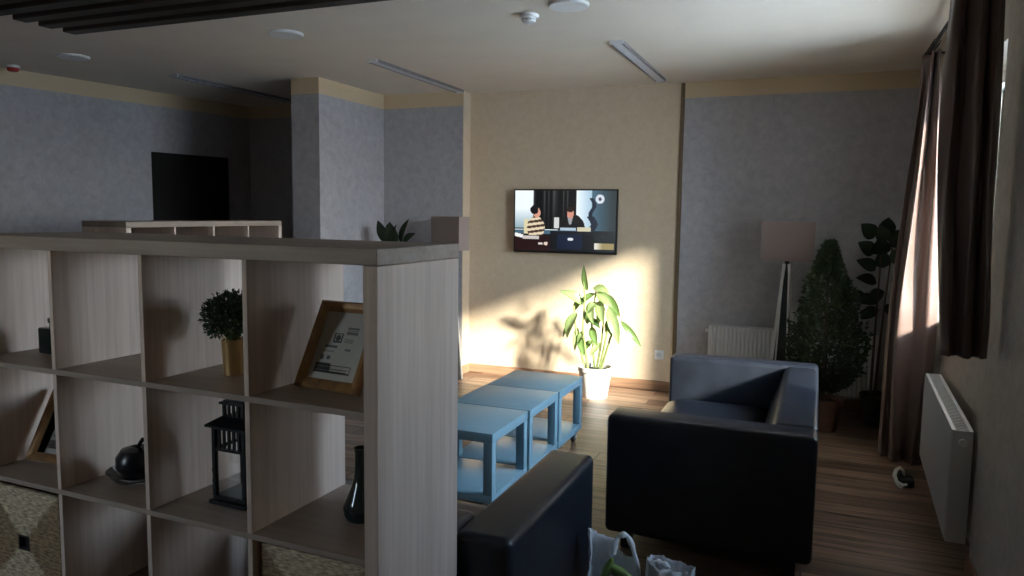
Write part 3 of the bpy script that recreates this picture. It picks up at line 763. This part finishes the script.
# ------------------------------------------------------------------ ceiling fittings
for lab, x in (('slim linear ceiling light nearest the window', -1.28), ('slim linear ceiling light above the left end of the cream wall', -3.14), ('slim linear ceiling light in the dark bay left of the wall stub', -5.09)):
    t = thing('linear_ceiling_light', lab, 'ceiling light', (x, 5.64, ZC), 0, 'linear ceiling lights')
    h = MB(); h.box((-.045, -.735, -.022), (-.036, .735, 0)).box((.036, -.735, -.022), (.045, .735, 0)).box((-.036, -.735, -.008), (.036, .735, 0)).build('housing', 'alu', t, False)
    for sy in (-1, 1): MB().box((-.045, sy*.7425-.0075, -.024), (.045, sy*.7425+.0075, 0), .002, 1).build('end_cap', 'white_plastic', t)
    MB().box((-.036, -.735, -.018), (.036, .735, -.008), .004, 2).build('diffuser', 'lamp_diffuser', t)
for lab, x, y in (('round white ceiling downlight next to the smoke detector', -1.31, 3.98), ('round white ceiling downlight above the middle of the foreground shelf', -3.22, 4.015), ('round white ceiling downlight near the left wall, below the dark slats', -5.23, 4.08)):
    t = thing('ceiling_downlight', lab, 'ceiling light', (x, y, ZC), 0, 'round ceiling downlights')
    MB().lathe([(.088, -.016), (.104, -.016), (.112, -.008), (.112, 0), (.088, 0)], n=40).build('rim', 'white_plastic', t)
    MB().lathe([(0, -.013), (.088, -.013), (.088, -.002), (0, -.002)], n=40).build('diffuser', 'lamp_diffuser', t)
t = thing('smoke_detector', 'small round white smoke detector on the ceiling', 'smoke detector', (-1.59, 4.115, ZC))
MB().lathe([(0, -.018), (.052, -.018), (.055, -.012), (.055, 0), (0, 0)], n=32).build('base', 'white_plastic', t)
MB().lathe([(0, -.05), (.022, -.05), (.036, -.043), (.042, -.028), (.04, -.018), (0, -.018)], n=32).build('sensor_dome', 'white_plastic', t)
sl = MB()
for k in range(12):
    a = 2*PI*k/12; sl.box((-.004, -.004, 0), (.004, .004, .006)) if False else sl.obox((.0405*math.cos(a-.18), .0405*math.sin(a-.18), -.030), (.0405*math.cos(a+.18), .0405*math.sin(a+.18), -.030), .004, .004)
sl.build('vent_slots', 'black_plastic', t)
t = thing('fire_alarm', 'small red fire alarm sounder high up at the left wall', 'alarm', (-6.06, 4.19, ZC))
MB().lathe([(0, -.018), (.05, -.018), (.052, 0), (0, 0)], n=28).build('base', 'white_plastic', t)
MB().lathe([(0, -.048), (.03, -.047), (.041, -.04), (.043, -.018), (0, -.018)], n=28).build('sounder', 'red', t)

# dark slats hung under the ceiling
t = thing('ceiling_raft', 'raft of long dark wooden slats hung under the ceiling, upper left', 'ceiling slats', (-4.06, 3.185, ZC))
for k in range(9):
    y = -k*.145
    MB().box((0, y-.078, -.13), (4.3, y, -.045), .003, 1).build('slat', 'slat', t)
for x in (.8, 2.0, 3.2, 4.0): MB().box((x, -1.25, -.045), (x+.05, 0, 0), .002, 1).build('cross_bar', 'slat', t)

# wall socket
t = thing('wall_socket', 'white power socket low on the cream wall right of the plant', 'socket', (-1.255, YW, .32))
MB().box((-.041, -.010, -.041), (.041, 0, .041), .003, 2).build('cover_plate', 'white_plastic', t)
i_ = MB(); i_.lathe([(.0, -.004), (.019, -.004), (.021, 0.0), (.024, .001), (.024, .004), (0, .004)], n=28)
bmesh.ops.transform(i_.bm, matrix=Matrix.Translation((0, -.0115, 0)) @ Matrix.Rotation(PI/2, 4, 'X'), verts=i_.bm.verts); ib = i_.build('outlet', 'lamp_diffuser', t)
for x in (-.0095, .0095):
    MB().box((x-.0025, -.017, -.0025), (x+.0025, -.0145, .0025)).build('pin_hole', 'black_plastic', ib, False)

# ------------------------------------------------------------------ things on the front shelf
Z1, Z2, Z3 = [z+.001 for z in ZROW[:3]]
def paper(u, v):
    c_ = (196, 194, 186)
    g_ = (120, 118, 114); d_ = (40, 38, 40)
    def inb(a, b, e, f): return a < u < b and e < v < f
    if inb(.10, .42, .76, .90): c_ = d_ if int(u*60) % 3 or int(v*70) % 4 else (170, 168, 160)
    if inb(.42, .86, .78, .90): c_ = d_ if (not inb(.435, .845, .795, .885) or (int(v*110) % 4 == 0 and u < .8)) else (185, 183, 176)
    if inb(.31, .50, .31, .46): c_ = d_ if not inb(.335, .475, .33, .44) else ((60, 58, 60) if ((u-.405)/.05)**2+((v-.385)/.045)**2 < 1 else (180, 178, 170))
    if inb(.56, .80, .22, .33): c_ = g_ if int(v*120) % 3 else c_
    if inb(.56, .74, .39, .45): c_ = g_ if int(v*120) % 3 else c_
    if inb(.18, .44, .505, .535): c_ = (90, 88, 86)
    if inb(.62, .74, .53, .56): c_ = g_
    if inb(.18, .40, .575, .60): c_ = (150, 148, 142)
    if ((u-.19)/.045)**2+((v-.68)/.04)**2 < 1 or inb(.28, .37, .655, .71): c_ = (95, 92, 92)
    return tuple(255*((x/255)**2.2) for x in c_)
def make_frame(label, x, d, z, rot):
    W, HH, TH_, B = .205, .238, .022, .028
    a = math.radians(-28)
    p_ = sp(x, d, z); t = thing('picture_frame', label, 'picture frame', p_, YAW+rot, 'gold picture frames on the shelf')
    tilt = Matrix.Translation((0, 0, TH_*math.sin(-a)+.0002)) @ Matrix.Rotation(a, 4, 'X')
    def tf(mb): bmesh.ops.transform(mb.bm, matrix=tilt, verts=mb.bm.verts); return mb
    prof = [(0, .006), (.006, 0), (B*.55, .002), (B*.75, .006), (B, .012), (B, TH_), (0, TH_)]
    for side in range(4):
        mb = MB()
        L = W if side % 2 == 0 else HH
        # mitred moulding: profile (inset, depth)
        rows = []
        for (ins, dep) in prof:
            rows.append([(-L/2+ins, dep, ins), (L/2-ins, dep, ins)])
        vs = mb.grid(rows+[rows[0]])
        bmesh.ops.remove_doubles(mb.bm, verts=mb.bm.verts, dist=1e-6)
        cx = Matrix.Translation((0, 0, HH/2)) @ Matrix.Rotation(side*PI/2, 4, 'Y') @ Matrix.Translation((0, 0, -(HH if side % 2 == 0 else W)/2))
        bmesh.ops.transform(mb.bm, matrix=cx, verts=mb.bm.verts)
        tf(mb).build('moulding', 'gold_frame', t, angle=25)
    pr = picture_grid(74, 92, W-2*B+.002, HH-2*B+.002, paper)
    bmesh.ops.transform(pr.bm, matrix=Matrix.Translation((0, .0135, HH/2)), verts=pr.bm.verts)
    tf(pr).build('print', 'print', t, False)
    gl = MB(); gl.box((-W/2+B, .0118, B), (W/2-B, .0128, HH-B)); tf(gl).build('glass', 'glass', t, False)
    bk = MB(); bk.box((-W/2+B*.6, .016, B*.6), (W/2-B*.6, TH_+.002, HH-B*.6)); tf(bk).build('backing', 'pot_dark', t, False)
    # strut from the back down to the shelf
    top = tilt @ Vector((0, TH_+.002, HH*.62))
    MB().obox(top, (0, top.y+.055, .004), .035, .004, up=(0, 1, .3)).build('easel_strut', 'pot_dark', t)
    return t
f1 = make_frame('gold picture frame leaning back in the top right cell of the foreground shelf', -.232, .104, Z1, math.radians(-4.5))
f2 = dup(f1, 'gold picture frame leaning in the second row at the far left of the foreground shelf', sp(-1.30, .116, Z2), YAW+math.radians(3))

# gold pot with a ball of small leaves
t = thing('potted_herb', 'small round leafy plant in a brass pot on the top shelf row', 'plant', sp(-.588, .175, Z1))
MB().lathe([(0, 0), (.026, 0), (.031, .09), (.0325, .1), (.029, .1), (.027, .088), (0, .088)], n=32).build('pot', 'gold', t)
MB().lathe([(.0265, .0885), (.02, .0915), (0, .092)], n=24).build('soil', 'soil', t)
mb = MB(); rr = random.Random(5)
cz = .158
for k in range(110):
    a, e = rr.uniform(0, 2*PI), math.asin(rr.uniform(-.5, 1)); r_ = .062*rr.uniform(.8, 1)
    tip = Vector((r_*1.08*math.cos(a)*math.cos(e), r_*1.08*math.sin(a)*math.cos(e), cz+r_*math.sin(e)))
    root = Vector((tip.x*.15, tip.y*.15, .09)); mid = root.lerp(tip, .5)+Vector((0, 0, .01))
    mb.tube([root, mid, tip], [.0012, .001, .0007], 4)
mb.build('stems', 'stem_green', t)
mb = MB()
for k in range(3000):
    a, e = rr.uniform(0, 2*PI), math.asin(rr.uniform(-.75, 1)); r_ = .068*rr.random()**.3*(1+.10*math.sin(5*a+7*e))
    p0 = Vector((r_*1.08*math.cos(a)*math.cos(e), r_*1.08*math.sin(a)*math.cos(e), cz+r_*math.sin(e)))
    d_ = (p0-Vector((0, 0, cz))).normalized()+Vector((rr.uniform(-.8, .8), rr.uniform(-.8, .8), rr.uniform(-.4, .9)))
    leaf_into(mb, p0, p0+d_.normalized()*rr.uniform(.010, .017), rr.uniform(.004, .007), (rr.uniform(-1, 1), rr.uniform(-1, 1), .5), (.045, .085, .045), (.03, .06, .03), n=2)
mb.build('foliage', 'leaf_dark', t, angle=180)

# black lantern
t = thing('lantern', 'black metal candle lantern with slotted top in the second shelf row', 'lantern', sp(-.553, .168, Z2), YAW)
b_ = .052
MB().box((-.066, -.066, 0), (.066, .066, .012), .002, 1).box((-.058, -.058, .012), (.058, .058, .022), .002, 1).build('base', 'lantern', t)
for sx in (-1, 1):
    for sy in (-1, 1):
        MB().box((sx*b_-.006, sy*b_-.006, .022), (sx*b_+.006, sy*b_+.006, .215), .001, 1).build('post', 'lantern', t)
ga = MB()
for z in (.150, .209):
    for sgn in (-1, 1):
        ga.box((-b_+.006, sgn*b_-.005, z), (b_-.006, sgn*b_+.005, z+.007)).box((sgn*b_-.005, -b_+.006, z), (sgn*b_+.005, b_-.006, z+.007))
for k in range(5):
    x = -b_+.006+(2*b_-.012)*(k+.5+.5*0)/5-.0+.0
    for sgn in (-1, 1):
        xx = -b_+.0175+k*.0173
        ga.box((xx-.0035, sgn*b_-.003, .157), (xx+.0035, sgn*b_+.003, .209)).box((sgn*b_-.003, xx-.0035, .157), (sgn*b_+.003, xx+.0035, .209))
ga.build('gallery', 'lantern', t, False)
rf = MB(); lo = [(-.07, -.07, .216), (.07, -.07, .216), (.07, .07, .216), (-.07, .07, .216)]
mid = [(x, y, .222) for x, y, _ in lo]; hi = [(x*.55, y*.55, .242) for x, y, _ in lo]
vs = rf.grid([lo, mid, hi], closed=True); rf.bm.faces.new(vs[0]); rf.bm.faces.new(vs[-1]); rf.build('roof', 'lantern', t, False)
ch = MB(); w = .033
for sx in (-1, 1):
    for sy in (-1, 1): ch.box((sx*w-.004, sy*w-.004, .240), (sx*w+.004, sy*w+.004, .276))
for k in range(3):
    xx = -w+.0165*(k+1)
    for sgn in (-1, 1): ch.box((xx-.003, sgn*w-.003, .24), (xx+.003, sgn*w+.003, .276)).box((sgn*w-.003, xx-.003, .24), (sgn*w+.003, xx+.003, .276))
ch.box((-w-.01, -w-.01, .276), (w+.01, w+.01, .282)).box((-w-.002, -w-.002, .282), (w+.002, w+.002, .286)).build('chimney', 'lantern', t, False)
for sgn in (-1, 1):
    MB().box((-b_+.006, sgn*b_-.001, .022), (b_-.006, sgn*b_+.001, .150)).build('glass_pane', 'glass', t, False)
    MB().box((sgn*b_-.001, -b_+.006, .022), (sgn*b_+.001, b_-.006, .150)).build('glass_pane', 'glass', t, False)
lt = MB()
for z in (.06, .09): lt.lathe([(0, z-.006), (.005, z-.006), (.006, z), (.005, z+.006), (0, z+.006)], c=(-b_-.009, -b_+.004, 0), n=12)
lt.box((-b_-.011, -b_+.002, .055), (-b_-.006, -b_+.006, .115)).build('latch', 'lantern', t)

# vase, bottle, ornament
t = tag(MB().lathe([(0, 0), (.040, 0), (.047, .012), (.049, .032), (.040, .056), (.028, .085), (.021, .11), (.0185, .14), (.018, .175), (.021, .19), (.018, .19), (.015, .175), (.016, .14), (.0, .12)], n=36, ).build('vase', 'dark_glass', loc=sp(-.183, .20, Z2)),
        'dark long-necked vase in the second row cell at the right end of the shelf', 'vase')
t = thing('glass_jar', 'small dark square glass jar half hidden in the top left shelf cell', 'jar', sp(-1.295, .165, Z1), YAW)
bb = MB().box((-.045, -.032, 0), (.045, .032, .082), .006, 3).build('jar_body', 'dark_glass', t)
MB().lathe([(0, .082), (.02, .082), (.02, .098), (.024, .098), (.024, .112), (0, .116)], n=24).build('stopper', 'dark_glass', t)
t = tag(MB().lathe([(0, 0), (.045, 0), (.066, .007), (.084, .030), (.087, .034), (.083, .034), (.064, .012), (.042, .006), (0, .006)], n=40).build('glass_dish', 'dish', loc=sp(-.945, .152, Z2)),
        'shallow smoky glass dish under a round black ornament in the second shelf row', 'dish')
t = thing('round_ornament', 'round black ornament with a stalk resting in the glass dish', 'ornament', sp(-.945, .152, Z2+.0072))
MB().lathe([(0, 0), (.026, 0), (.045, .012), (.061, .038), (.060, .066), (.045, .088), (.02, .095), (.006, .088), (0, .086)], n=36).build('body', 'ceramic_black', t)
MB().tube([(0, 0, .084), (.006, 0, .10), (.018, 0, .114), (.024, 0, .118)], [.006, .005, .006, .007], 10).build('stalk', 'ceramic_black', t)

# woven baskets
def make_basket(label, x, d, z):
    t = thing('storage_basket', label, 'basket', sp(x, d, z+.16), YAW, 'woven storage baskets in the shelf')
    w, h, D = .161, .16, .36
    bk = MB(); hw, hh, hz = .024, .023, -.005
    # front wall with a square hand hole, built as a frame
    for lo, hi in (((-w, 0, -h), (-hw, .012, h)), ((hw, 0, -h), (w, .012, h)), ((-hw, 0, hz+hh), (hw, .012, h)), ((-hw, 0, -h), (hw, .012, hz-hh))): bk.box(lo, hi)
    bk.box((-w, .012, -h), (-w+.01, D, h)).box((w-.01, .012, -h), (w, D, h)).box((-w+.01, D-.01, -h), (w-.01, D, h)).box((-w+.01, .012, -h), (w-.01, D-.01, -h+.01))
    bmesh.ops.remove_doubles(bk.bm, verts=bk.bm.verts, dist=1e-5)
    bk.build('woven_body', 'basket', t, False)
    rm = MB()
    for lo, hi in (((-hw, -.001, hz+hh-.006), (hw, .013, hz+hh)), ((-hw, -.001, hz-hh), (hw, .013, hz-hh+.006)), ((-hw, -.001, hz-hh+.006), (-hw+.006, .013, hz+hh-.006)), ((hw-.006, -.001, hz-hh+.006), (hw, .013, hz+hh-.006))): rm.box(lo, hi)
    rm.build('hand_hole_rim', 'black_plastic', t, False)
    MB().box((-w+.011, .014, -h+.011), (w-.011, .02, h-.03)).build('lining', 'pot_dark', t, False)
    return t
xc = lambda k: XCELL[k]-S_C/2
bk1 = make_basket('light woven seagrass basket with square hand hole at the left end of the shelf', xc(3), .004, Z3)
bk2 = dup(bk1, 'woven seagrass basket in shade in the third row at the right end of the shelf', sp(xc(0), .022, Z3+.16))

# ------------------------------------------------------------------ carrier bags and the bundle by the wall
def make_bag(name, label, loc, rx, ry, h, peak, seed, rotz, handle, dip=0.):
    t = thing(name, label, 'bag', loc, rotz, 'carrier bags on the floor')
    n, m = 64, 26; rows = []
    for j in range(m+1):
        v = j/m; row = []
        for i in range(n):
            a = 2*PI*i/n; ca, sa = math.cos(a), math.sin(a)
            sq = (abs(ca)**4+abs(sa)**4)**-.25
            pin = 1-.05*math.sin(PI*v)-(.45*max(0, v-.72)/.28)
            x, y = rx*ca*sq*(1-.15*max(0, v-.6)), ry*sa*sq*pin
            z = v*h*(1+peak*ca*v*v)*(1-dip*max(0, -sa)**.5*v)
            nv_ = noise.noise_vector(Vector((ca*2.2, sa*2.2, v*3.+seed)))*.014*min(1, v*3)
            n2 = noise.noise_vector(Vector((ca*7, sa*7, v*9+seed*2)))*.009*min(1, v*4)
            row.append(Vector((x, y, z))+Vector((nv_.x+n2.x, nv_.y+n2.y, (nv_.z+n2.z)*v)))
        rows.append(row)
    mb = MB(); vs = mb.grid(rows, closed=True); mb.bm.faces.new(vs[0][::-1])
    o = mb.build('bag_body', 'bag', t, angle=180)
    md = o.modifiers.new('film', 'SOLIDIFY'); md.thickness = .0012
    for (p, q_, top, w, lean) in handle:
        p, q_ = Vector(p), Vector(q_); k = 24; hm = MB(); pts, rd = [], []
        for i in range(k+1):
            u = i/k
            pts.append(p.lerp(q_, u)+Vector((0, 0, top))*(math.sin(PI*u)**.55)+Vector(lean)*math.sin(PI*u)+noise.noise_vector(Vector((u*5, seed, top*9)))*.006)
            rd.append(w*.5*(1+.22*math.sin(u*19+seed)))
        hm.tube(pts, rd, 9); hm.build('handle', 'bag', t, angle=60)
    return t
ba = make_bag('carrier_bag', 'crumpled white plastic carrier bag with green contents, beside the near sofa arm', (-.607, 2.46, 0), .088, .09, .385, -.16, 1.3, .05,
     [((-.005, .03, .365), (.083, .03, .30), .095, .019, (0, .01, 0))], .42)
gm = MB()
for (x, y, z, a, ln) in ((.025, .0, .315, -.35, .10), (-.02, .0, .31, 1.2, .10), (.02, .03, .29, -.2, .08)):
    d_ = Vector((math.cos(a), 0, math.sin(a)))*ln/2; c0 = Vector((x, y, z))
    gm.tube([c0-d_, c0-d_*.5, c0, c0+d_*.5, c0+d_], [.006, .014, .017, .014, .006], 12)
tag(gm.build('green_vegetables', 'greens', loc=(-.607, 2.46, 0)), 'green vegetables inside the left plastic carrier bag', 'vegetables')
make_bag('carrier_bag', 'upright whitish carrier bag to the right of the crumpled one, before the big sofa', (-.415, 2.50, 0), .082, .07, .355, -.03, 5.1, -.03,
     [((-.06, 0, .34), (-.01, 0, .345), .018, .018, (0, -.01, 0))])
t = thing('cable_bundle', 'small black lump with a curved white cord on the floor by the long curtain', 'cable', (.535, 4.80, 0))
MB().box((-.045, -.05, 0), (.05, .07, .055), .015, 3).build('adapter', 'black_plastic', t)
MB().tube([(-.03, -.03, .112), (-.05, -.045, .10), (-.058, -.055, .07), (-.045, -.065, .035), (-.015, -.07, .022), (.01, -.072, .03)], [.008, .010, .011, .011, .010, .006], 10).tube([(-.03, -.03, .112), (-.01, -.01, .09), (.0, .01, .054)], [.008, .007, .006], 8).tube([(-.05, -.06, .03), (-.035, -.075, .014), (-.015, -.085, .008)], .005, 8).build('cord', 'white_plastic', t)

# ------------------------------------------------------------------ daylight
w = bpy.data.worlds.new('daylight'); bpy.context.scene.world = w; w.use_nodes = True
n, l = w.node_tree.nodes, w.node_tree.links; bg = n['Background']
tc = n.new('ShaderNodeTexCoord'); spx = n.new('ShaderNodeSeparateXYZ'); l.new(tc.outputs['Generated'], spx.inputs[0])
rp = n.new('ShaderNodeValToRGB'); mr = n.new('ShaderNodeMapRange'); mr.inputs['From Min'].default_value = -1; mr.inputs['From Max'].default_value = 1
l.new(spx.outputs['Z'], mr.inputs['Value']); l.new(mr.outputs['Result'], rp.inputs['Fac'])
e = rp.color_ramp.elements; e[0].position = .0; e[0].color = (.55, .52, .46, 1); e[1].position = 1; e[1].color = (.42, .62, 1., 1)
k = e.new(.49); k.color = (.62, .59, .54, 1); k = e.new(.51); k.color = (.85, .93, 1.01, 1); k = e.new(.62); k.color = (.62, .80, 1.04, 1)
l.new(rp.outputs['Color'], bg.inputs['Color']); bg.inputs['Strength'].default_value = 23.
sun = bpy.data.lights.new('sun', 'SUN'); so = bpy.data.objects.new('sun', sun); C.objects.link(so)
sun.energy = 25.; sun.angle = math.radians(5.); sun.color = (1., .93, .82)
sd = Vector((-1.45, 1.0, -.68)).normalized(); so.rotation_euler = sd.to_track_quat('-Z', 'Y').to_euler()
so.location = (6, 0, 6)
for nm, wd, ht, mt in (('window_portal', CY1-CY0, WZ1-CZ0, Matrix(((0, 0, 1, 1.0), (1, 0, 0, (CY0+CY1)/2), (0, 1, 0, (CZ0+WZ1)/2), (0, 0, 0, 1)))),
                       ('window_portal', WY1-WA, WZ1-WZ0, Matrix(((0, 0, 1, 1.0), (1, 0, 0, ym), (0, 1, 0, (WZ0+WZ1)/2), (0, 0, 0, 1)))),
                       ('window_portal', BX1-BX0, BZ1-BZ0, Matrix(((1, 0, 0, (BX0+BX1)/2), (0, 0, -1, YB-.19), (0, 1, 0, (BZ0+BZ1)/2), (0, 0, 0, 1))))):
    pa = bpy.data.lights.new(nm, 'AREA'); po = bpy.data.objects.new(nm, pa); C.objects.link(po)
    pa.shape = 'RECTANGLE'; pa.size = wd; pa.size_y = ht; pa.cycles.is_portal = True; po.matrix_world = mt

sc_ = bpy.context.scene
sc_.view_settings.view_transform = 'Standard'; sc_.view_settings.look = 'None'
sc_.view_settings.exposure = .12; sc_.view_settings.gamma = 1.; sc_.view_settings.use_curve_mapping = False
sc_.cycles.max_bounces = 10; sc_.cycles.diffuse_bounces = 6; sc_.cycles.transparent_max_bounces = 12
